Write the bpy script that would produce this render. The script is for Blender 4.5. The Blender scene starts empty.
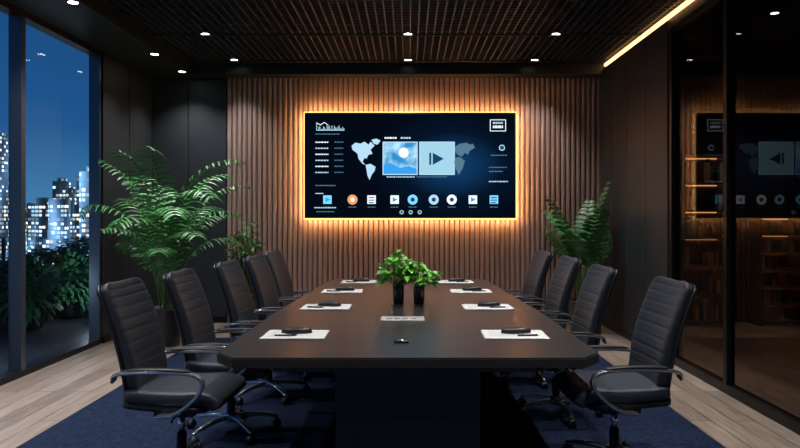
import bpy, bmesh, math, random
from mathutils import Vector, Matrix
random.seed(7)
V=Vector
# ---------------------------------------------------------------- materials
def newmat(name):
    m=bpy.data.materials.new(name); m.use_nodes=True
    nt=m.node_tree; nt.nodes.clear()
    out=nt.nodes.new('ShaderNodeOutputMaterial')
    return m,nt,out
def pmat(name,col,rough=.5,metal=0,spec=.5,noise=None,bump=None,coat=0,sheen=0):
    m,nt,out=newmat(name)
    b=nt.nodes.new('ShaderNodeBsdfPrincipled'); nt.links.new(b.outputs[0],out.inputs[0])
    b.inputs['Base Color'].default_value=(*col,1); b.inputs['Roughness'].default_value=rough
    b.inputs['Metallic'].default_value=metal; b.inputs['Specular IOR Level'].default_value=spec
    b.inputs['Coat Weight'].default_value=coat; b.inputs['Sheen Weight'].default_value=sheen
    tc=nt.nodes.new('ShaderNodeTexCoord')
    if noise:
        sc,amt=noise
        n=nt.nodes.new('ShaderNodeTexNoise'); n.inputs['Scale'].default_value=sc; n.inputs['Detail'].default_value=5
        nt.links.new(tc.outputs['Object'],n.inputs['Vector'])
        r=nt.nodes.new('ShaderNodeValToRGB')
        r.color_ramp.elements[0].position=.3; r.color_ramp.elements[1].position=.7
        r.color_ramp.elements[0].color=(*[c*(1-amt) for c in col],1)
        r.color_ramp.elements[1].color=(*[min(1,c*(1+amt)) for c in col],1)
        nt.links.new(n.outputs['Fac'],r.inputs[0]); nt.links.new(r.outputs[0],b.inputs['Base Color'])
    if bump:
        sc,st=bump
        n=nt.nodes.new('ShaderNodeTexNoise'); n.inputs['Scale'].default_value=sc; n.inputs['Detail'].default_value=3
        nt.links.new(tc.outputs['Object'],n.inputs['Vector'])
        bp=nt.nodes.new('ShaderNodeBump'); bp.inputs['Strength'].default_value=st; bp.inputs['Distance'].default_value=.01
        nt.links.new(n.outputs['Fac'],bp.inputs['Height']); nt.links.new(bp.outputs[0],b.inputs['Normal'])
    return m
def emat(name,col,s):
    m,nt,out=newmat(name)
    e=nt.nodes.new('ShaderNodeEmission'); e.inputs[0].default_value=(*col,1); e.inputs[1].default_value=s
    nt.links.new(e.outputs[0],out.inputs[0]); return m
def glassmat(name,tint,f0=.05,rough=0.0,k=1.0):
    # thin architectural pane: Schlick reflection + tinted transmission, same from both sides
    m,nt,out=newmat(name); N=nt.nodes.new; L=nt.links.new
    t=N('ShaderNodeBsdfTransparent'); t.inputs[0].default_value=(*tint,1)
    g=N('ShaderNodeBsdfGlossy'); g.inputs['Roughness'].default_value=rough
    geo=N('ShaderNodeNewGeometry'); d=N('ShaderNodeVectorMath'); d.operation='DOT_PRODUCT'
    L(geo.outputs['Normal'],d.inputs[0]); L(geo.outputs['Incoming'],d.inputs[1])
    def mth(op,a,b=None):
        x=N('ShaderNodeMath'); x.operation=op
        for i,s in enumerate((a,b)):
            if s is None: continue
            if isinstance(s,(int,float)): x.inputs[i].default_value=s
            else: L(s,x.inputs[i])
        return x.outputs[0]
    c=mth('ABSOLUTE',d.outputs['Value']); p=mth('POWER',mth('SUBTRACT',1,c),5)
    f=mth('MULTIPLY',mth('ADD',mth('MULTIPLY',p,1-f0),f0),k)
    mx=N('ShaderNodeMixShader')
    L(f,mx.inputs[0]); L(t.outputs[0],mx.inputs[1]); L(g.outputs[0],mx.inputs[2])
    L(mx.outputs[0],out.inputs[0]); return m
def woodfloor():
    m,nt,out=newmat('oak_planks')
    b=nt.nodes.new('ShaderNodeBsdfPrincipled'); nt.links.new(b.outputs[0],out.inputs[0])
    tc=nt.nodes.new('ShaderNodeTexCoord')
    mp=nt.nodes.new('ShaderNodeMapping'); mp.inputs['Rotation'].default_value=(0,0,math.radians(90))
    nt.links.new(tc.outputs['Object'],mp.inputs[0])
    br=nt.nodes.new('ShaderNodeTexBrick'); br.inputs['Scale'].default_value=1
    br.inputs['Brick Width'].default_value=1.6; br.inputs['Row Height'].default_value=.16
    br.inputs['Mortar Size'].default_value=.004
    br.inputs['Color1'].default_value=(.42,.33,.265,1); br.inputs['Color2'].default_value=(.26,.205,.165,1)
    br.inputs['Mortar'].default_value=(.05,.04,.035,1)
    nt.links.new(mp.outputs[0],br.inputs['Vector'])
    mp2=nt.nodes.new('ShaderNodeMapping'); mp2.inputs['Scale'].default_value=(14,.9,1)
    nt.links.new(tc.outputs['Object'],mp2.inputs[0])
    n=nt.nodes.new('ShaderNodeTexNoise'); n.inputs['Scale'].default_value=3; n.inputs['Detail'].default_value=8
    nt.links.new(mp2.outputs[0],n.inputs['Vector'])
    r=nt.nodes.new('ShaderNodeValToRGB'); r.color_ramp.elements[0].position=.3; r.color_ramp.elements[1].position=.75
    r.color_ramp.elements[0].color=(.6,.6,.6,1); r.color_ramp.elements[1].color=(1.15,1.15,1.15,1)
    nt.links.new(n.outputs['Fac'],r.inputs[0])
    mx=nt.nodes.new('ShaderNodeMix'); mx.data_type='RGBA'; mx.blend_type='MULTIPLY'; mx.inputs[0].default_value=1
    nt.links.new(br.outputs[0],mx.inputs[6]); nt.links.new(r.outputs[0],mx.inputs[7])
    nt.links.new(mx.outputs[2],b.inputs['Base Color'])
    b.inputs['Roughness'].default_value=.32
    return m
def slatwood():
    m,nt,out=newmat('walnut_slats')
    b=nt.nodes.new('ShaderNodeBsdfPrincipled'); nt.links.new(b.outputs[0],out.inputs[0])
    tc=nt.nodes.new('ShaderNodeTexCoord')
    mp=nt.nodes.new('ShaderNodeMapping'); mp.inputs['Scale'].default_value=(9,9,.6)
    nt.links.new(tc.outputs['Object'],mp.inputs[0])
    n=nt.nodes.new('ShaderNodeTexNoise'); n.inputs['Scale'].default_value=4; n.inputs['Detail'].default_value=6
    nt.links.new(mp.outputs[0],n.inputs['Vector'])
    r=nt.nodes.new('ShaderNodeValToRGB'); r.color_ramp.elements[0].position=.3; r.color_ramp.elements[1].position=.7
    r.color_ramp.elements[0].color=(.27,.18,.155,1); r.color_ramp.elements[1].color=(.39,.268,.235,1)
    nt.links.new(n.outputs['Fac'],r.inputs[0]); nt.links.new(r.outputs[0],b.inputs['Base Color'])
    b.inputs['Roughness'].default_value=.5
    return m
def citymat():
    m,nt,out=newmat('lit_facade')
    N=nt.nodes.new; L=nt.links.new
    b=N('ShaderNodeBsdfPrincipled'); L(b.outputs[0],out.inputs[0])
    b.inputs['Base Color'].default_value=(.02,.035,.06,1); b.inputs['Roughness'].default_value=.5
    geo=N('ShaderNodeNewGeometry'); sp=N('ShaderNodeSeparateXYZ'); L(geo.outputs['Position'],sp.inputs[0])
    def mth(op,a,bb=None):
        x=N('ShaderNodeMath'); x.operation=op
        for i,s in enumerate((a,bb)):
            if s is None: continue
            if isinstance(s,(int,float)): x.inputs[i].default_value=s
            else: L(s,x.inputs[i])
        return x.outputs[0]
    h=mth('DIVIDE',mth('ADD',sp.outputs[0],sp.outputs[1]),2.0); v=mth('DIVIDE',sp.outputs[2],2.4)
    fx=mth('FRACT',h); fz=mth('FRACT',v)
    mk=mth('MULTIPLY',mth('MULTIPLY',mth('GREATER_THAN',fx,.12),mth('LESS_THAN',fx,.9)),mth('MULTIPLY',mth('GREATER_THAN',fz,.3),mth('LESS_THAN',fz,.88)))
    cb=N('ShaderNodeCombineXYZ'); L(mth('FLOOR',h),cb.inputs[0]); L(mth('FLOOR',v),cb.inputs[1])
    wn=N('ShaderNodeTexWhiteNoise'); L(cb.outputs[0],wn.inputs['Vector'])
    lit=mth('GREATER_THAN',wn.outputs['Value'],.45)
    ns=N('ShaderNodeSeparateXYZ'); L(geo.outputs['Normal'],ns.inputs[0])
    side=mth('LESS_THAN',mth('ABSOLUTE',ns.outputs[2]),.5)
    s=mth('MULTIPLY',mth('MULTIPLY',mk,lit),side)
    sc=N('ShaderNodeSeparateColor'); L(wn.outputs['Color'],sc.inputs[0])
    st=mth('MULTIPLY',s,mth('MULTIPLY',mth('POWER',sc.outputs[1],2.2),2.6))
    r=N('ShaderNodeValToRGB'); r.color_ramp.elements[0].color=(1,.70,.42,1); r.color_ramp.elements[1].color=(.45,.76,1,1)
    r.color_ramp.elements[0].position=.25; r.color_ramp.elements[1].position=.75
    L(sc.outputs[2],r.inputs[0]); L(r.outputs[0],b.inputs['Emission Color'])
    L(st,b.inputs['Emission Strength'])
    # bluish haze put into the facades as a glow, varied by noise
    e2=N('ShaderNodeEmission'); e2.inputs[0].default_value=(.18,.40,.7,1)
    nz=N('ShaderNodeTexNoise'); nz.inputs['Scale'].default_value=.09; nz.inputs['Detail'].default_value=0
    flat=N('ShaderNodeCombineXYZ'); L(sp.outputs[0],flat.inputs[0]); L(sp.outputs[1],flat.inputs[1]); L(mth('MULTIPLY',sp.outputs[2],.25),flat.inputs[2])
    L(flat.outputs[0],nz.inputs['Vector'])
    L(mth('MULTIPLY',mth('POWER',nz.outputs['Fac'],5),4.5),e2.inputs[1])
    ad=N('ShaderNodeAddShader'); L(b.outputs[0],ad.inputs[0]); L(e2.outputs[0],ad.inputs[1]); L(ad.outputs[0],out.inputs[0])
    return m
def screenmat():
    m,nt,out=newmat('display_background')
    N=nt.nodes.new; L=nt.links.new
    e=N('ShaderNodeEmission'); L(e.outputs[0],out.inputs[0])
    tc=N('ShaderNodeTexCoord'); mp=N('ShaderNodeMapping')
    mp.inputs['Location'].default_value=(-.50,0,.0); mp.inputs['Scale'].default_value=(.85,.85,1.3)
    L(tc.outputs['Object'],mp.inputs[0])
    g=N('ShaderNodeTexGradient'); g.gradient_type='SPHERICAL'; L(mp.outputs[0],g.inputs[0])
    r=N('ShaderNodeValToRGB'); r.color_ramp.elements[0].color=(.0010,.0028,.007,1)
    r.color_ramp.elements[1].color=(.005,.045,.14,1); r.color_ramp.elements[1].position=1
    x=r.color_ramp.elements.new(.4); x.color=(.0015,.006,.018,1)
    L(g.outputs['Fac'],r.inputs[0]); L(r.outputs[0],e.inputs[0]); e.inputs[1].default_value=1
    return m
def thumbmat():
    m,nt,out=newmat('thumbnail_blue')
    N=nt.nodes.new; L=nt.links.new
    e=N('ShaderNodeEmission'); L(e.outputs[0],out.inputs[0])
    tc=N('ShaderNodeTexCoord'); n=N('ShaderNodeTexNoise'); n.inputs['Scale'].default_value=5; L(tc.outputs['Object'],n.inputs[0])
    r=N('ShaderNodeValToRGB'); r.color_ramp.elements[0].position=.38; r.color_ramp.elements[1].position=.62
    r.color_ramp.elements[0].color=(.03,.28,.60,1); r.color_ramp.elements[1].color=(.5,.85,1,1)
    L(n.outputs['Fac'],r.inputs[0]); L(r.outputs[0],e.inputs[0]); e.inputs[1].default_value=.9
    return m
M_floor=woodfloor(); M_slat=slatwood(); M_city=citymat()
M_wall=pmat('charcoal_panel',(.024,.028,.034),.45,noise=(1.5,.12))
M_wall2=pmat('plaster_dark',(.028,.029,.032),.6,noise=(2,.1))
M_groove=pmat('shadow_gap',(.004,.004,.004),.8)
M_ceil=pmat('ceiling_black',(.010,.010,.012),.55)
M_soff=pmat('soffit_dark',(.013,.014,.016),.45,noise=(2,.1))
M_grid=pmat('ceiling_mesh',(.058,.056,.058),.4,.2)
M_frame=pmat('black_aluminium',(.012,.013,.015),.35,.6)
M_wframe=pmat('window_frame_metal',(.10,.12,.15),.3,.7)
M_table=pmat('table_veneer',(.021,.0195,.0215),.30,spec=.36,noise=(3,.08),bump=(120,.015))
M_tbase=pmat('table_base_lacquer',(.045,.047,.053),.4,noise=(3,.08))
M_fab=pmat('charcoal_leather',(.012,.017,.026),.48,spec=.45,noise=(60,.25),bump=(220,.2),sheen=.04)
M_plas=pmat('black_plastic',(.008,.008,.010),.4)
M_chrome=pmat('polished_steel',(.80,.82,.86),.16,1)
M_arm=pmat('brushed_gunmetal',(.48,.50,.55),.22,.9)
M_rug=pmat('navy_carpet',(.010,.018,.044),.95,spec=.1,noise=(35,.45),bump=(150,.6))
M_paper=pmat('white_paper',(.55,.545,.54),.6,noise=(8,.03))
M_pot=pmat('pot_anthracite',(.03,.032,.036),.4)
M_vase=pmat('vase_black_glass',(.008,.009,.010),.12,coat=.5)
M_soil=pmat('soil',(.02,.014,.01),.9,noise=(30,.4))
M_leaf=pmat('palm_leaf',(.04,.18,.045),.42,noise=(4,.4))
M_leafb=pmat('bright_leaf',(.16,.50,.05),.4,noise=(9,.4))
M_leafd=pmat('hedge_leaf',(.03,.13,.05),.5,noise=(3,.5))
M_stem=pmat('stem',(.08,.16,.04),.6)
M_trunk=pmat('bark',(.06,.045,.03),.8,noise=(20,.3))
M_glassR=glassmat('smoked_glass',(.42,.38,.36),.035,k=.6)
M_glassL=glassmat('window_glass',(.9,.95,1),.03,k=.9)
M_led=emat('warm_led',(1,.52,.20),2.8)
M_halo=emat('tv_halo_led',(1,.53,.15),2.4)
M_halo2=emat('tv_backlight_led',(1,.51,.19),56)
M_spot=emat('downlight_lens',(1,.95,.9),10)
M_shelf=pmat('shelf_walnut',(.16,.085,.05),.5,noise=(6,.3))
# ---------------------------------------------------------------- builder
class B:
    def __init__(s): s.v=[]; s.f=[]; s.m=[]; s.s=[]; s.mats=[]
    def mi(s,m):
        if m not in s.mats: s.mats.append(m)
        return s.mats.index(m)
    def add(s,vs,fs,mat,smooth=False,M=None):
        o=len(s.v); k=s.mi(mat)
        for p in vs:
            p=V(p); s.v.append(M@p if M else p)
        for f in fs: s.f.append([i+o for i in f]); s.m.append(k); s.s.append(smooth)
    def box(s,x0,x1,y0,y1,z0,z1,mat,M=None):
        vs=[(x0,y0,z0),(x1,y0,z0),(x1,y1,z0),(x0,y1,z0),(x0,y0,z1),(x1,y0,z1),(x1,y1,z1),(x0,y1,z1)]
        s.add(vs,[(0,3,2,1),(4,5,6,7),(0,1,5,4),(1,2,6,5),(2,3,7,6),(3,0,4,7)],mat,False,M)
    def rbox(s,x0,x1,y0,y1,z0,z1,mat,r=.01,seg=3,M=None):
        bm=bmesh.new(); bmesh.ops.create_cube(bm,size=1)
        for v in bm.verts: v.co=V(((x0+x1)/2+v.co.x*(x1-x0),(y0+y1)/2+v.co.y*(y1-y0),(z0+z1)/2+v.co.z*(z1-z0)))
        bmesh.ops.bevel(bm,geom=bm.edges[:],offset=r,segments=seg,profile=.5,affect='EDGES')
        s.bm(bm,mat,seg>2,M)
    def bm(s,bm,mat,smooth=False,M=None):
        bm.verts.index_update()
        s.add([v.co.copy() for v in bm.verts],[[v.index for v in f.verts] for f in bm.faces],mat,smooth,M); bm.free()
    def rings(s,rings,mat,smooth=True,cap=True,M=None):
        n=len(rings[0]); vs=[p for r in rings for p in r]; fs=[]
        for i in range(len(rings)-1):
            for j in range(n):
                a=i*n+j; b=i*n+(j+1)%n; fs.append((a,b,b+n,a+n))
        if cap:
            fs.append(tuple(range(n))[::-1]); fs.append(tuple((len(rings)-1)*n+j for j in range(n)))
        s.add(vs,fs,mat,smooth,M)
    def loft(s,path,W,T,mat,u=V((0,1,0)),n=20,e=4,curve=0,M=None):
        R=[]
        L=len(path)
        for i,p in enumerate(path):
            t=i/(L-1)
            tan=(path[min(i+1,L-1)]-path[max(i-1,0)]).normalized()
            uu=(u-tan*u.dot(tan)).normalized(); vv=tan.cross(uu)
            w=W(t)/2; th=T(t)/2; ring=[]
            for j in range(n):
                a=2*math.pi*j/n; c=math.cos(a); sn=math.sin(a)
                cx=math.copysign(abs(c)**(2/e),c); sy=math.copysign(abs(sn)**(2/e),sn)
                ring.append(p+uu*(cx*w)+vv*(sy*th+curve*(cx*cx)))
            R.append(ring)
        s.rings(R,mat,True,True,M)
    def cyl(s,p0,p1,r0,r1,mat,n=16,M=None,smooth=True):
        p0=V(p0);p1=V(p1); d=(p1-p0).normalized()
        a=d.orthogonal().normalized(); b=d.cross(a)
        s.rings([[p+(a*math.cos(2*math.pi*j/n)+b*math.sin(2*math.pi*j/n))*r for j in range(n)] for p,r in((p0,r0),(p1,r1))],mat,smooth,True,M)
    def tube(s,path,r,mat,n=6,M=None):
        R=[];L=len(path)
        for i,p in enumerate(path):
            tan=(path[min(i+1,L-1)]-path[max(i-1,0)]).normalized()
            a=tan.cross(V((.31,.17,.93))).normalized(); b=tan.cross(a)
            rr=r(i/(L-1)) if callable(r) else r
            R.append([p+(a*math.cos(2*math.pi*j/n)+b*math.sin(2*math.pi*j/n))*rr for j in range(n)])
        s.rings(R,mat,True,True,M)
    def lathe(s,prof,c,mat,n=28,M=None,smooth=True):
        c=V(c)
        s.rings([[c+V((r*math.cos(2*math.pi*j/n),r*math.sin(2*math.pi*j/n),z)) for j in range(n)] for r,z in prof],mat,smooth,True,M)
    def obj(s,name,loc=(0,0,0),rotz=0,parent=None,autosm=True):
        me=bpy.data.meshes.new(name); me.from_pydata([tuple(p) for p in s.v],[],s.f)
        for m in s.mats: me.materials.append(m)
        me.polygons.foreach_set('material_index',s.m); me.polygons.foreach_set('use_smooth',s.s); me.update()
        o=bpy.data.objects.new(name,me); bpy.context.scene.collection.objects.link(o)
        o.location=loc; o.rotation_euler=(0,0,rotz)
        if parent: o.parent=parent
        return o
def dup(o,name,loc,rotz=0):
    n=bpy.data.objects.new(name,o.data); bpy.context.scene.collection.objects.link(n); n.location=loc; n.rotation_euler=(0,0,rotz); return n
def cr(pts,k=6):
    pts=[V(p) for p in pts]; P=[pts[0]*2-pts[1]]+pts+[pts[-1]*2-pts[-2]]; o=[]
    for i in range(1,len(P)-2):
        a,b,c,d=P[i-1:i+3]
        for j in range(k):
            t=j/k; o.append(.5*((2*b)+(c-a)*t+(2*a-5*b+4*c-d)*t*t+(3*b-a-3*c+d)*t**3))
    o.append(pts[-1]); return o
def endround(t,k=.06,lo=.35):
    d=min(t,1-t)
    return 1 if d>k else lo+(1-lo)*math.sqrt(max(0,1-(1-d/k)**2))
# ---------------------------------------------------------------- dimensions
CH=1.52; WL=-3.64; WR=2.72; YB=9.2; Y0=-2.5; ZS=3.45; ZG=3.6; ZT=3.95
# ---------------------------------------------------------------- room shell
b=B(); b.box(WL-.1,6.6,Y0-.1,YB+.3,-.12,0,M_floor); b.obj('floor')
b=B(); b.box(WL-.1,6.6,Y0-.1,YB+.3,ZT,ZT+.1,M_ceil)
b.box(WL,-2.96,Y0,YB,ZS,ZT,M_soff)
b.box(-2.96,WR,8.9,YB,ZS,ZT,M_soff)
b.obj('ceiling')
b=B()
x=-2.95
while x<WR: b.box(x,x+.012,Y0,8.9,ZG,ZG+.035,M_grid); x+=.09
y=Y0+.05
while y<8.9: b.box(-2.96,WR,y,y+.012,ZG,ZG+.035,M_grid); y+=.09
for y in [Y0+1.25*i for i in range(10)]:
    if y<8.9: b.box(-2.96,WR,y-.02,y+.02,ZG-.012,ZG+.06,M_ceil)
b.obj('ceiling_grid')
b=B(); b.box(WL-.1,6.6,YB,YB+.1,0,ZT,M_wall2)
b.obj('wall_back')
b=B()
xs=[WL,-3.1,-2.56]
for i in range(2): b.rbox(xs[i]+.005,xs[i+1]-.005,YB-.03,YB,.08,ZS-.005,M_wall,.004,1)
b.obj('wall_panel_back')
b=B(); b.box(-2.55,WR-.002,YB-.025,YB,.002,ZS-.002,M_groove)
n=74; p=(WR+2.55)/n
for i in range(n):
    x=-2.55+p*(i+.5)
    prof=[(-.0295,0),(-.0295,-.020),(-.022,-.031),(-.008,-.036),(.008,-.036),(.022,-.031),(.0295,-.020),(.0295,0)]
    b.rings([[V((x+a,YB-.025+c,z)) for a,c in prof] for z in(.003,ZS-.003)],M_slat,False)
b.obj('slat_wall_panel')
b=B(); b.box(WL-.12,WL,7.66,YB,0,ZT,M_wall2)
b.box(WL-.12,WL,Y0,7.66,ZS,ZT,M_wall2)
b.obj('wall_left')
b=B()
for a,c in((7.70,8.42),(8.44,9.16)): b.rbox(WL,WL+.03,a,c,.08,ZS-.005,M_wall,.004,1)
b.obj('wall_panel_left')
b=B(); b.box(WL,WL+.04,7.70,YB-.03,0,.08,M_frame); b.box(WL+.04,-2.56,YB-.045,YB-.03,0,.08,M_frame); b.obj('baseboard_left')
edges=[7.66,6.12,4.6,3.1,1.6,.1,-1.2,-2.45]
for i in range(len(edges)-1):
    y1,y0=edges[i],edges[i+1]
    b=B()
    b.box(WL-.10,WL+.02,y1-.035,y1,.06,ZS-.06,M_wframe)
    b.box(WL-.10,WL+.02,y0,y0+.035,.06,ZS-.06,M_wframe)
    b.box(WL-.10,WL+.02,y0,y1,0,.06,M_frame); b.box(WL-.10,WL+.02,y0,y1,ZS-.06,ZS,M_frame)
    xg=WL-.08
    b.add([(xg,y0+.035,.06),(xg,y1-.035,.06),(xg,y1-.035,ZS-.06),(xg,y0+.035,ZS-.06)],[(0,1,2,3)],M_glassL)
    b.obj('window_%d'%(i+1))
b=B(); b.box(WR,WR+.12,6.72,YB,0,ZT,M_wall2); b.box(WR,WR+.12,Y0,6.72,ZS,ZT,M_wall2); b.obj('wall_right')
b=B()
ys=[6.74,7.36,7.98,8.6,9.15]
for i in range(4): b.rbox(WR-.03,WR,ys[i]+.006,ys[i+1]-.006,.08,3.54,M_wall,.004,1)
b.obj('wall_panel_right')
b=B(); b.box(WR-.04,WR,6.74,9.14,0,.08,M_frame); b.obj('baseboard_right')
b=B(); b.box(WR-.035,WR-.005,Y0,9.1,3.555,3.59,M_led); b.obj('trim_1')
b=B(); b.box(WR-.02,WR+.06,Y0,6.72,0,.08,M_frame); b.box(WR-.02,WR+.06,Y0,6.72,ZS-.05,ZS,M_frame)
for y in(6.69,5.54,3.9,2.2,.5,-1.2,-2.46): b.box(WR-.02,WR+.05,y-.03,y+.03,.08,ZS-.05,M_frame)
b.add([(WR+.02,Y0,.08),(WR+.02,6.66,.08),(WR+.02,6.66,ZS-.05),(WR+.02,Y0,ZS-.05)],[(0,1,2,3)],M_glassR)
b.obj('glass_partition')
b=B(); b.box(WL-.1,6.6,Y0-.1,Y0,0,ZT,M_wall); b.obj('wall_front')
b=B(); b.box(6.5,6.6,Y0,YB,0,ZT,pmat('adjoining_wall',(.08,.052,.038),.7)); b.obj('wall_adjoining')
def bookshelf(name,x0,x1,yb,h):
    b=B(); d=.34; y0=yb-d; t=.03
    b.box(x0,x1,yb-.02,yb,0,h,M_shelf); b.box(x0,x0+t,y0,yb-.02,0,h,M_shelf); b.box(x1-t,x1,y0,yb-.02,0,h,M_shelf)
    nl=6; glow=emat(name+'_strip',(1,.5,.2),1.5)
    cols=[pmat(name+'_book%d'%i,c,.6) for i,c in enumerate([(.4,.2,.12),(.55,.5,.42),(.05,.08,.14),(.35,.28,.18),(.12,.12,.12),(.6,.55,.5)])]
    for i in range(nl+1):
        z=.05+(h-.08)*i/nl; b.box(x0+t,x1-t,y0,yb-.02,z,z+.025,M_shelf)
        if i: b.box(x0+t+.02,x1-t-.02,yb-.04,yb-.025,z-.015,z-.002,glow)
        if i<nl:
            x=x0+t+.02
            while x<x1-t-.08:
                if random.random()<.22: x+=random.uniform(.05,.2); continue
                w=random.uniform(.02,.045); hh=random.uniform(.16,(h-.08)/nl-.05)
                b.box(x,x+w,y0+.05,y0+.25,z+.025,z+.025+hh,random.choice(cols)); x+=w+.003
    return b.obj(name)
bookshelf('bookshelf',3.75,4.4,YB-.005,2.35)
bookshelf('bookshelf.001',4.8,5.4,YB-.005,1.5)
# ---------------------------------------------------------------- downlights
LE=1.12
def downlight(x,y,z,e,ang=110,col=(1,.985,.98)):
    b=B(); b.lathe([(.030,.002),(.046,.0),(.060,-.004),(.066,0),(.066,.04),(.030,.04)],(0,0,0),M_frame,24)
    b.lathe([(.0,-.0005),(.044,-.0005),(.044,.001),(0,.001)],(0,0,0),M_spot,24)
    o=b.obj('recessed_downlight',(x,y,z))
    l=bpy.data.lights.new('lamp','SPOT'); l.energy=e*LE; l.spot_size=math.radians(ang); l.spot_blend=.9; l.shadow_soft_size=.05; l.color=col
    s=bpy.data.objects.new('lamp',l); bpy.context.scene.collection.objects.link(s); s.parent=o; s.location=(0,0,-.02)
for y in(8.72,7.47,6.2,4.95,3.7,2.4,1.0,-.4):
    for x in(-2.33,0,1.7): downlight(x,y,ZG-.003,70 if y>8 else 110,92)
for y in(8.75,7.8,5.9,4.2,2.2): downlight(-3.04,y,ZS-.002,60 if y>7 else 125)
for x,y in((4.4,7.8),(4.4,5)): downlight(x,y,ZT-.01,40,110,(1,.6,.3))
# ---------------------------------------------------------------- display
TX0,TX1=-1.43,1.49; TZ0,TZ1=1.475,2.935; TY=8.97
root=bpy.data.objects.new('wall_mounted_display',None); bpy.context.scene.collection.objects.link(root)
cx=(TX0+TX1)/2; cz=(TZ0+TZ1)/2; root.location=(cx,TY,cz)
hw=(TX1-TX0)/2; hh=(TZ1-TZ0)/2
b=B(); b.rbox(-hw,hw,0,.05,-hh,hh,M_plas,.006,2)
b.box(-.5,.5,.05,YB-TY-.062,-.35,.35,M_plas); b.obj('housing',parent=root)
b=B(); o=.018
for x0,x1,z0,z1 in((-hw-o,hw+o,hh-.01,hh+o),(-hw-o,hw+o,-hh-o,-hh+.01),(-hw-o,-hw+.01,-hh,hh),(hw-.01,hw+o,-hh,hh)):
    b.box(x0,x1,.055,.065,z0,z1,M_halo)
o=.012
for x0,x1,z0,z1 in((-hw-o,hw+o,hh-.01,hh+o),(-hw-o,hw+o,-hh-o,-hh+.01),(-hw-o,-hw+.01,-hh,hh),(hw-.01,hw+o,-hh,hh)):
    b.box(x0,x1,.068,.08,z0,z1,M_halo2)
b.obj('led_halo',parent=root)
b=B(); g=.025; b.add([(-hw+g,-.001,-hh+g),(hw-g,-.001,-hh+g),(hw-g,-.001,hh-g),(-hw+g,-.001,hh-g)],[(0,1,2,3)],screenmat()); b.obj('screen',parent=root)
def S(u,v,y=-.003): return V((-hw+u/211*2*hw,y,hh-v/105*2*hh))
eW=emat('ui_white',(.85,.95,1),1.0); eB=emat('ui_blue',(.04,.35,.85),.9); eL=emat('ui_pale',(.50,.76,.95),.85); eD=emat('ui_dim',(.2,.42,.62),.40)
eO=emat('ui_orange',(1,.35,.12),.9); eN=emat('ui_navy',(.015,.08,.22),.6); eC=emat('ui_cyan',(.2,.65,1),1)
c=B()
def q(u0,v0,u1,v1,m,y=-.003): c.add([S(u0,v1,y),S(u1,v1,y),S(u1,v0,y),S(u0,v0,y)],[(0,1,2,3)],m)
def poly(pts,m,y=-.003): c.add([S(u,v,y) for u,v in pts],[tuple(range(len(pts)))],m)
def disc(u,v,r,m,y=-.003): poly([(u+r*math.cos(a*math.pi/10),v+r*math.sin(a*math.pi/10)) for a in range(20)],m,y)
def words(u,v,w,h,m):
    x=u
    while x<u+w:
        l=random.uniform(1.2,3); q(x,v,min(x+l,u+w),v+h,m); x+=l+.5
poly([(47,33),(51,30),(56,31),(60,29),(64,32),(66,29),(70,33),(66,37),(68,41),(64,42),(62,46),(60,45),(58,49),(61,52),(58,51),(54,46),(53,41),(48,37)],eL)
poly([(61,52),(66,51),(71,54),(70,58),(67,62),(65,67),(63,63),(62,57)],eL)
poly([(67,27),(72,26),(76,28),(73,32),(69,31)],eL)
poly([(150,34),(155,31),(162,30),(165,32),(168,31),(170,35),(165,38),(163,42),(160,40),(157,44),(153,42),(150,39)],eD)
poly([(150,45),(155,44),(160,48),(158,55),(154,62),(151,56),(149,50)],eD)
q(12,11,12.6,18,eL); q(12,17.5,40,18,eL)
for i in range(22):
    h=random.uniform(.8,5) ; q(14+i*1.2,17.5-h,14.6+i*1.2,17.5,eL)
poly([(12,10),(16,12),(20,9.5),(24,12.5),(24,13),(20,10.3),(16,12.8),(12,10.8)],eW)
words(11,21,24,.9,eD)
for i in range(6): words(11,29+i*6,13,1.1,eL if i%2 else eW); words(30,29+i*6,9 ,.9,eD)
words(11,72,20,1.0,eD); q(11,80,19,80.8,eL)
words(80,24.5,12,1.6,eW); words(96,24.5,10,1.6,eL); words(82,63.5,28,1.0,eL); words(112,63.5,30,.9,eD)
q(78,29,113,62,eL,-.0025); q(79,30,112,61,thumbmat(),-.003); poly([(79,61),(79,52),(86,50),(95,55),(104,53),(112,56),(112,61)],eB,-.0035); disc(99,40,5,eW,-.0035)
q(114.5,29,150,62,eL,-.003); q(115.5,30,149,61,emat('ui_panel',(.38,.68,.84),.85),-.0035); poly([(128,40),(139,46),(128,52)],eN,-.0045); q(124.5,40,126.5,52,eN,-.0045); words(118,58,22,1,eN)
q(185,7,201,7.7,eW); q(185,18,201,18.7,eW); q(185,7,185.7,18.7,eW); q(200.3,7,201,18.7,eW)
words(188,9.5,10,1.8,eL); words(188,13,10,2.6,eW)
disc(197,35,3.0,eL); disc(197,35,2.1,eN,-.0035); words(186,42,16,1.0,eD); words(184,54,18,1.0,eD); words(184,58,14,1,eD); words(184,68,19,1.1,eL)
for i,(u,m,k) in enumerate([(23,eC,1),(48,eO,2),(67,eW,0),(90,eW,1),(108,eC,2),(129,eL,2),(147,eW,2),(168,eW,1),(189,eC,0)]):
    r=4.2
    if k==2: disc(u,86.5,r+.8,m); disc(u,86.5,2.1,eN if m!=eO else eW,-.004)
    elif k==1: q(u-r,86.5-r,u+r,86.5+r,m); poly([(u-2,84),(u+3,86.5),(u-2,89)],eB,-.004)
    else: q(u-r,86.5-r,u+r,86.5+r,m); q(u-3,84,u+3,85,eN,-.004); q(u-3,86.5,u+3,87.5,eN,-.004); q(u-3,89,u+2,90,eN,-.004)
    words(u-4,93.5,8,.8,eD)
words(10,94,22,1.0,eL); words(12,98,18,.9,eD)
for u in(97,106,115): disc(u,99,2.0,eL); disc(u,99,1.3,eN,-.004)
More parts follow.
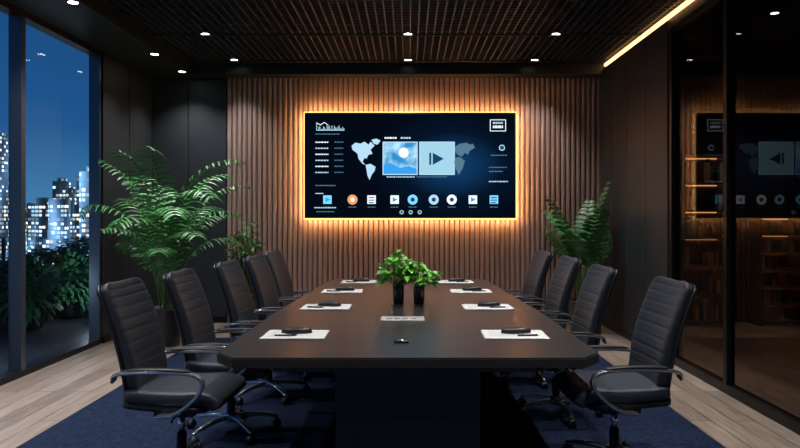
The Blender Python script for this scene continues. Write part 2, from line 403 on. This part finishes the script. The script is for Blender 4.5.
c.obj('interface_graphics',parent=root)
# ---------------------------------------------------------------- table
b=B()
out=[(-.95,3.5),(.95,3.5),(1.07,3.64),(1.06,5.0),(.93,7.72),(.86,7.8),(-.86,7.8),(-.93,7.72),(-1.06,5.0),(-1.07,3.64)]
bm=bmesh.new(); vs=[bm.verts.new((x,y,.69)) for x,y in out]; f=bm.faces.new(vs)
r=bmesh.ops.extrude_face_region(bm,geom=[f]); bmesh.ops.translate(bm,verts=[e for e in r['geom'] if isinstance(e,bmesh.types.BMVert)],vec=(0,0,.06))
bmesh.ops.recalc_face_normals(bm,faces=bm.faces[:])
bmesh.ops.bevel(bm,geom=[e for e in bm.edges if abs(e.verts[0].co.z-e.verts[1].co.z)<.001],offset=.007,segments=2,affect='EDGES')
b.bm(bm,M_table)
b.add([(x*.78,5.65+(y-5.65)*.96,z) for z in(.655,.69) for x,y in out],[tuple(range(10))[::-1],tuple(range(10,20))]+[(i,(i+1)%10,(i+1)%10+10,i+10) for i in range(10)],M_tbase)
b.rbox(-.43,.43,3.85,4.55,0.013,.655,M_tbase,.008,2); b.rbox(-.40,.40,6.7,7.3,0.013,.655,M_tbase,.008,2)
b.box(-.05,.05,4.55,6.7,.2,.6,M_tbase)
b.obj('conference_table')
TZ=.75
b=B(); b.rbox(-.16,.16,-.09,.09,0,.008,pmat('satin_aluminium',(.62,.62,.63),.35,.5),.003,2)
for i in range(4): b.box(-.12+i*.06,-.08+i*.06,-.03,.0,.008,.0085,M_plas)
b.box(-.13,.13,.05,.055,.008,.0088,M_frame)
b.obj('table_connection_plate',(-.04,4.80,TZ))
b=B(); b.rbox(-.045,.045,-.03,.03,0,.016,M_plas,.006,3); b.cyl((0,0,.016),(0,0,.019),.015,.015,M_chrome,16); b.obj('table_button_pad',(-.04,3.93,TZ))
def docset(x,y,s,first=[None,None,None]):
    r=random.uniform(-.03,.03)
    if first[0] is None:
        b=B(); b.box(-.20,.20,-.15,.15,0,.004,M_paper); b.box(-.195,.20,-.152,.148,.004,.0065,M_paper)
        ink=pmat('ink',(.2,.2,.22),.6)
        for i in range(7): b.box(-.16,.02+.02*(i%3),.10-i*.03,.104-i*.03,.0065,.0068,ink)
        first[0]=b.obj('document',(x,y,TZ),r)
        b=B()
        R=[]
        for i in range(9):
            t=i/8; z=.002+.034*math.sin(t*math.pi/2); k=math.sqrt(max(0,1-t**3))*.98+.02
            R.append([V((.10*k*math.cos(a*math.pi/12),.045*k*math.sin(a*math.pi/12),z)) for a in range(24)])
        b.rings(R,M_plas); b.box(.01,.06,-.003,.003,.032,.0365,M_arm); first[1]=b.obj('computer_mouse',(x,y+.04,TZ+.0065),r)
        b=B(); b.cyl((-.07,0,.006),(.06,0,.006),.005,.005,M_plas,10); b.cyl((.06,0,.006),(.075,0,.006),.005,.001,M_chrome,10); b.cyl((-.03,.0,.0115),(-.07,0,.0115),.0015,.0015,M_chrome,6)
        first[2]=b.obj('ballpoint_pen',(x-.05,y-.07,TZ+.0065),.1)
    else:
        dup(first[0],'document',(x,y,TZ),r); dup(first[1],'computer_mouse',(x+.02,y+.04,TZ+.0065),r+(.15*s)); dup(first[2],'ballpoint_pen',(x+.08*s,y-.07,TZ+.0065),.15*s)
for y,xl,xr in((4.17,-.72,.68),(5.42,-.68,.66),(6.55,-.66,.63),(7.45,-.56,.54)):
    docset(xl,y,-1); docset(xr,y,1)
# ---------------------------------------------------------------- chairs (facing +X)
def chair():
    b=B()
    path=cr([(-.25,0,.50),(-.12,0,.485),(.05,0,.48),(.19,0,.485),(.26,0,.468),(.285,0,.43)],8)
    b.loft(path,lambda t:.50*endround(t,.08,.8),lambda t:.095*endround(t,.12,.4),M_fab,curve=.008,n=28,e=5)
    path=cr([(-.26,0,.455),(-.1,0,.438),(.1,0,.432),(.24,0,.43)],6)
    b.loft(path,lambda t:.48*endround(t,.08,.8),lambda t:.05*endround(t,.1,.5),M_plas,n=20,e=5)
    bp=[(-.225,0,.46),(-.235,0,.57),(-.255,0,.70),(-.295,0,.85),(-.350,0,1.00),(-.400,0,1.11)]
    path=cr(bp,20)
    def TT(t):
        rib=1-.06*(abs(math.sin(t*math.pi*12))<.25)*(t>.08)*(t<.93)
        return (.085-.025*t)*endround(t,.05,.4)*rib
    b.loft(path,lambda t:(.41+.05*math.sin(t*math.pi*.8))*endround(t,.09,.62),TT,M_fab,curve=-.035,n=32,e=5)
    p2=[V((p.x-.035,0,p.z)) for p in path[3:-2]]
    b.loft(p2,lambda t:(.43+.05*math.sin(t*math.pi*.8))*endround(t,.09,.65),lambda t:.03*endround(t,.05,.5),M_plas,curve=-.035,n=28,e=5)
    b.loft(cr([(.02,0,.39),(-.15,0,.385),(-.27,0,.42),(-.315,0,.55),(-.325,0,.72)],6),lambda t:.10-.03*t,lambda t:.03,M_plas)
    for s in(-1,1):
        y=s*.28
        ap=cr([(-.29,y*.84,.59),(-.262,y*.95,.628),(-.17,y,.645),(.0,y,.650),(.14,y,.645),(.215,y,.618),(.225,y,.56),(.17,y,.49),(.07,y*.98,.42),(-.03,y*.9,.40)],6)
        b.loft(ap,lambda t:.042,lambda t:.020,M_arm,n=16,e=5)
        b.loft(cr([(-.20,y,.657),(-.1,y,.664),(.05,y,.665),(.16,y,.657)],5),lambda t:.045*endround(t,.12,.5),lambda t:.014*endround(t,.1,.4),M_plas,n=16,e=4)
    b.loft([V((.0,-.252,.40)),V((.0,-.13,.395)),V((0,.13,.395)),V((0,.252,.40))],lambda t:.05,lambda t:.02,M_arm,u=V((1,0,0)),n=12)
    b.rbox(-.13,.11,-.10,.10,.345,.41,M_plas,.015,3)
    b.cyl((0,0,.22),(0,0,.35),.020,.020,M_chrome,20); b.cyl((0,0,.09),(0,0,.235),.030,.028,M_plas,20)
    b.lathe([(.035,.075),(.052,.085),(.052,.125),(.035,.140)],(0,0,0),M_chrome,24)
    b.tube([V((.03,-.08,.375)),V((.03,-.2,.37)),V((.04,-.24,.365))],.006,M_plas,8)
    for i in range(5):
        a=i*2*math.pi/5+.4; d=V((math.cos(a),math.sin(a),0)); u=V((-d.y,d.x,0))
        pth=cr([d*.035+V((0,0,.112)),d*.15+V((0,0,.108)),d*.26+V((0,0,.090)),d*.325+V((0,0,.072))],5)
        b.loft(pth,lambda t:.05-.022*t,lambda t:.034-.014*t,M_chrome,u=u,n=14,e=3)
        w=d*.315
        b.cyl(w+V((0,0,.05)),w+V((0,0,.078)),.009,.009,M_chrome,10)
        for s in(-1,1):
            b.cyl(w+u*(s*.006)+V((0,0,.029)),w+u*(s*.026)+V((0,0,.029)),.029,.027,M_plas,20)
        b.loft([w-d*.03+V((0,0,.042)),w+V((0,0,.062)),w+d*.028+V((0,0,.046))],lambda t:.03,lambda t:.008,M_plas,u=u,n=10)
    return b
ch=[(-1.33,3.82,-.05),(-1.23,4.52,-.04),(-1.16,5.42,-.08),(-1.11,6.18,-.11),(-1.10,6.92,-.13),
    (1.23,3.88,math.pi+.06),(1.12,4.92,math.pi+.05),(1.13,5.95,math.pi+.08),(1.11,6.98,math.pi+.12)]
c0=chair().obj('office_chair',(ch[0][0],ch[0][1],.0125),ch[0][2])
for x,y,r in ch[1:]: dup(c0,'office_chair',(x,y,.0125),r)
b=B(); b.rbox(-2.54,2.06,.6,8.0,.0005,.012,M_rug,.004,2); b.obj('area_rug')
# ---------------------------------------------------------------- plants
def frond(b,base,az,L,el,droop,lw,ll,mat,n=28,pw=1.6,bare=.3,ang=38,sag=.42):
    p=V(base); pts=[p.copy()]; dirs=[]
    for i in range(n):
        t=i/n; e=el-droop*t**pw
        d=V((math.cos(az)*math.cos(e),math.sin(az)*math.cos(e),math.sin(e))); dirs.append(d)
        p=p+d*(L/n); pts.append(p.copy())
    b.tube(pts,lambda t:.009*(1-.8*t),M_stem,5)
    side=V((-math.sin(az),math.cos(az),0))
    for i in range(int(n*bare),n+1):
        t=i/n; d=dirs[min(i,n-1)]; c=pts[i]
        l=ll*(.35+.65*math.sin(math.pi*min(1,max(0,(t-bare+.1))/(1-bare+.1)))**.7) if t<.97 else ll*.5
        for s in(-1,1):
            a=math.radians(ang+random.uniform(-7,7)-14*t)
            dr=(side*s*math.cos(a)+d*math.sin(a)*1.1).normalized()
            up=d.cross(side*s); up=up if up.z>0 else -up
            wv=dr.cross(up).normalized()*lw
            vs=[];fs=[]
            K=4
            for k in range(K+1):
                u=k/K; cc=c+dr*(l*u)+up*(l*.10*math.sin(u*2.2))-V((0,0,1))*(l*sag*u*u)
                w=wv*(.25+.75*math.sin(math.pi*min(.97,u*.85+.13)))*(1 if k<K else .05)
                vs+= [cc-w,cc+w]
            for k in range(K): fs.append((2*k,2*k+1,2*k+3,2*k+2))
            b.add(vs,fs,mat,True)
def bigpot(b,r,h):
    b.lathe([(r*.72,0),(r*.76,.01),(r*.98,h*.95),(r,h),(r*.92,h),(r*.9,h-.04),(.001,h-.04)],(0,0,0),M_pot,32)
    b.lathe([(r*.89,h-.06),(r*.89,h-.035),(.001,h-.03)],(0,0,0),M_soil,24)
def palm(name,loc,r,h,nf,L,el,dr,ll,lw,seed,lim,mat=M_leaf,short=.42,**kw):
    random.seed(seed); b=B(); bigpot(b,r,h)
    for i in range(4):
        a=i*1.6; b.tube(cr([(.05*math.cos(a),.05*math.sin(a),h-.05),(.07*math.cos(a),.07*math.sin(a),h+.2),(.08*math.cos(a),.08*math.sin(a),h+.35)]),.014,M_stem,8)
    for i in range(nf):
        az=i*2.39996+random.uniform(-.2,.2); k=i/nf
        e=el[0]+(el[1]-el[0])*k+random.uniform(-.05,.05); q=.06
        z=h+.02+.22*(1-k)*random.uniform(.5,1)
        frond(b,(q*math.cos(az),q*math.sin(az),z),az,L*(1-short*k)*random.uniform(.85,1.05),e,random.uniform(*dr),lw,ll*(1-.2*k),mat,**kw)
    x0,x1,y0,y1=lim
    for v in b.v:
        if v.x+loc[0]<x0: v.x=x0-loc[0]+(v.x+loc[0]-x0)*.06
        if v.x+loc[0]>x1: v.x=x1-loc[0]+(v.x+loc[0]-x1)*.06
        if v.y+loc[1]>y1: v.y=y1-loc[1]+(v.y+loc[1]-y1)*.06
    return b.obj(name,loc)
palm('potted_palm',(-2.84,7.60,0),.21,.44,24,2.15,(1.54,1.26),(1.2,2.5),.30,.014,3,(-3.52,-1.9,0,8.45),short=.48,pw=2.4,bare=.34,ang=36,sag=.45)
palm('potted_palm.001',(2.26,8.42,0),.19,.42,15,1.36,(1.53,1.24),(.4,1.3),.21,.026,9,(1.2,2.60,0,9.0),bare=.40,ang=34,n=18,sag=.3)
def leaf(b,p,dr,L,w,mat,droop=.4):
    dr=dr.normalized(); sd=dr.cross(V((0,0,1)));
    if sd.length<.05: sd=V((1,0,0))
    sd.normalize(); up=sd.cross(dr); up=up if up.z>0 else -up
    vs=[];fs=[];K=5
    for k in range(K+1):
        u=k/K; c=p+dr*(L*u)-V((0,0,1))*(droop*L*u*u); ww=w*math.sin(math.pi*(u*.93+.05))**.8 if k<K else .0005
        vs+=[c-sd*ww+up*ww*.35,c,c+sd*ww+up*ww*.35]
    for k in range(K):
        a=3*k; fs+=[(a,a+1,a+4,a+3),(a+1,a+2,a+5,a+4)]
    b.add(vs,fs,mat,True)
def leafy(name,loc,pr,ph,H,R,n,lw,ll,seed,mat,pot=None,lo=.15):
    random.seed(seed); b=B()
    b.lathe([(pr*.80,0),(pr*.88,.006),(pr*.97,ph*.4),(pr,ph*.97),(pr,ph),(pr*.9,ph),(pr*.88,ph-.02),(.001,ph-.02)],(0,0,0),pot or M_pot,28)
    b.lathe([(pr*.87,ph-.03),(pr*.87,ph-.015),(.001,ph-.012)],(0,0,0),M_soil,20)
    for i in range(n):
        az=i*2.39996; k=random.random(); rr=R*math.sqrt(random.random()); z=ph+(H-ph)*(lo+(1-lo)*k)*(1-.35*(rr/R)**2)
        tip=V((rr*math.cos(az),rr*math.sin(az),z)); base=V((pr*.3*math.cos(az),pr*.3*math.sin(az),ph-.02))
        b.tube(cr([base,(base+tip)/2+V((0,0,.15*(z-ph))),tip],3),.0018 if pr<.1 else .004,M_stem,4)
        for j in range(2):
            a2=az+random.uniform(-1.2,1.2); leaf(b,tip,V((math.cos(a2),math.sin(a2),random.uniform(-.1,.9))),ll*random.uniform(.7,1.1),lw*random.uniform(.8,1.1),mat,random.uniform(.2,.6))
    return b.obj(name,loc)
leafy('potted_plant',(-.082,5.62,TZ),.050,.16,.45,.13,62,.028,.11,4,M_leafb,M_vase,.2)
leafy('potted_plant.001',(.095,5.62,TZ),.050,.15,.36,.15,50,.027,.105,6,M_leafb,M_vase,.2)
leafy('potted_shrub',(-2.20,8.80,0),.15,.40,1.46,.20,130,.026,.16,8,M_leaf)
# ---------------------------------------------------------------- terrace
b=B(); b.box(-8.2,WL-.12,-3,13,-.2,-.02,pmat('terrace_stone',(.025,.03,.04),.35,noise=(3,.3))); b.obj('terrace_floor')
b=B()
y=-3
while y<13: b.box(-8.12,-8.06,y-.02,y+.02,-.02,1.05,M_frame); y+=1.6
b.box(-8.14,-8.04,-3,13,1.05,1.09,M_wframe); b.add([(-8.09,-3,.05),(-8.09,13,.05),(-8.09,13,1.03),(-8.09,-3,1.03)],[(0,1,2,3)],M_glassL)
b.obj('balcony_railing')
random.seed(21)
b=B()
b.box(-6.5,-5.9,5.5,12.8,-.02,.42,M_pot)
for i in range(4600):
    y=random.uniform(5.5,12.8); h=.62+.14*math.sin(y*1.7)+.10*math.sin(y*4.1+1); a=random.uniform(0,6.28)
    r=random.uniform(0,.42); z=.30+random.random()**.8*(h-.05)
    leaf(b,V((-6.2+r*math.cos(a),y,z)),V((math.cos(a),math.sin(a),random.uniform(0,.8))),.16,.035,M_leafd,.4)
b.obj('planter_hedge')
for k,(x,y,h) in enumerate(((-5.15,8.75,.92),(-5.1,9.75,.95),(-5.15,10.9,1.0))):
    b=B(); b.lathe([(.2,-.02),(.26,.3),(.22,.3),(.001,.28)],(0,0,0),M_pot); b.tube(cr([(0,0,.25),(.03,0,.4),(0,.02,.6)]),.02,M_trunk,7)
    for i in range(700):
        a=random.uniform(0,6.28); e=random.uniform(-1.0,1.5); rr=random.random()**.4
        d=V((math.cos(a)*math.cos(e)*.40,math.sin(a)*math.cos(e)*.40,math.sin(e)*.42))
        leaf(b,V((0,0,h-.4))+d*rr,d+V((0,0,.1)),.14,.03,M_leafd,.4)
    b.obj('potted_tree',(x,y,0))
for k,(x,y) in enumerate(((-4.5,6.6),(-4.45,9.3),(-4.45,11.5))):  # terrace lamps added to brighten the hedge and bring out its green
    b=B(); b.cyl((0,0,-.02),(0,0,.40),.03,.03,M_frame,16); b.cyl((0,0,.40),(0,0,.45),.032,.032,emat('added_hedge_lens',(.75,.88,1),1.0),16); b.cyl((0,0,.45),(0,0,.47),.045,.045,M_frame,16)
    o=b.obj('added_hedge_light',(x,y,0))
    l=bpy.data.lights.new('lamp','POINT'); l.energy=10; l.color=(.75,.88,1); l.shadow_soft_size=.06
    s=bpy.data.objects.new('lamp',l); bpy.context.scene.collection.objects.link(s); s.parent=o; s.location=(0,0,.6)
# ---------------------------------------------------------------- city
random.seed(12); b=B()
def tower(x,y,w,d,z0,z1):
    b.box(x-w/2,x+w/2,y-d/2,y+d/2,z0,z1,M_city)
    if random.random()<.6: b.box(x-w/4,x+w/4,y-d/4,y+d/4,z1,z1+random.uniform(2,6),M_city)
for i in range(1100):
    D=random.uniform(330,900); ang=math.radians(random.uniform(8,100))
    x=-D*math.sin(ang); y=D*math.cos(ang)
    k=D/400
    top=random.uniform(-34,-4)*k + (random.random()<.20)*random.uniform(8,26)*k
    tower(x,y,random.uniform(5,10)*k,random.uniform(5,10)*k,-90,top)
for x,y,w,t in((-248,385,16,50),(-211,397,8,22),(-220,392,6,12),(-196,396,8,25),(-203,392,6,15),(-188,390,5,18),(-229,398,6,8),(-214,452,9,26),(-150,310,9,22),(-300,300,14,30),(-330,210,14,26)):
    tower(x,y,w,w,-90,t)
b.obj('city_skyline')
b=B(); b.box(-1500,-30,-600,1500,-92,-90,pmat('city_ground',(.03,.035,.05),.8,noise=(.02,.5))); b.obj('city_ground')
# ---------------------------------------------------------------- world
w=bpy.data.worlds.new('night_sky'); bpy.context.scene.world=w; w.use_nodes=True; nt=w.node_tree
bg=nt.nodes['Background']; tc=nt.nodes.new('ShaderNodeTexCoord'); sp=nt.nodes.new('ShaderNodeSeparateXYZ'); r=nt.nodes.new('ShaderNodeValToRGB')
nt.links.new(tc.outputs['Generated'],sp.inputs[0]); nt.links.new(sp.outputs[2],r.inputs[0]); nt.links.new(r.outputs[0],bg.inputs[0])
e=r.color_ramp.elements; e[0].position=0; e[0].color=(.055,.20,.38,1); e[1].position=.5; e[1].color=(.004,.026,.11,1)
x=e.new(.12); x.color=(.014,.088,.24,1)
bg.inputs[1].default_value=1.0
# ---------------------------------------------------------------- camera
cam=bpy.data.cameras.new('camera'); co=bpy.data.objects.new('camera',cam); bpy.context.scene.collection.objects.link(co)
co.location=(0,0,CH); co.rotation_euler=(math.radians(90),0,0); cam.sensor_width=36; cam.lens=36*650/800
cam.shift_x=-8/800; cam.shift_y=-9/800; cam.clip_end=3000; bpy.context.scene.camera=co
bpy.context.scene.view_settings.view_transform='Standard'
bpy.context.scene.view_settings.exposure=0.25
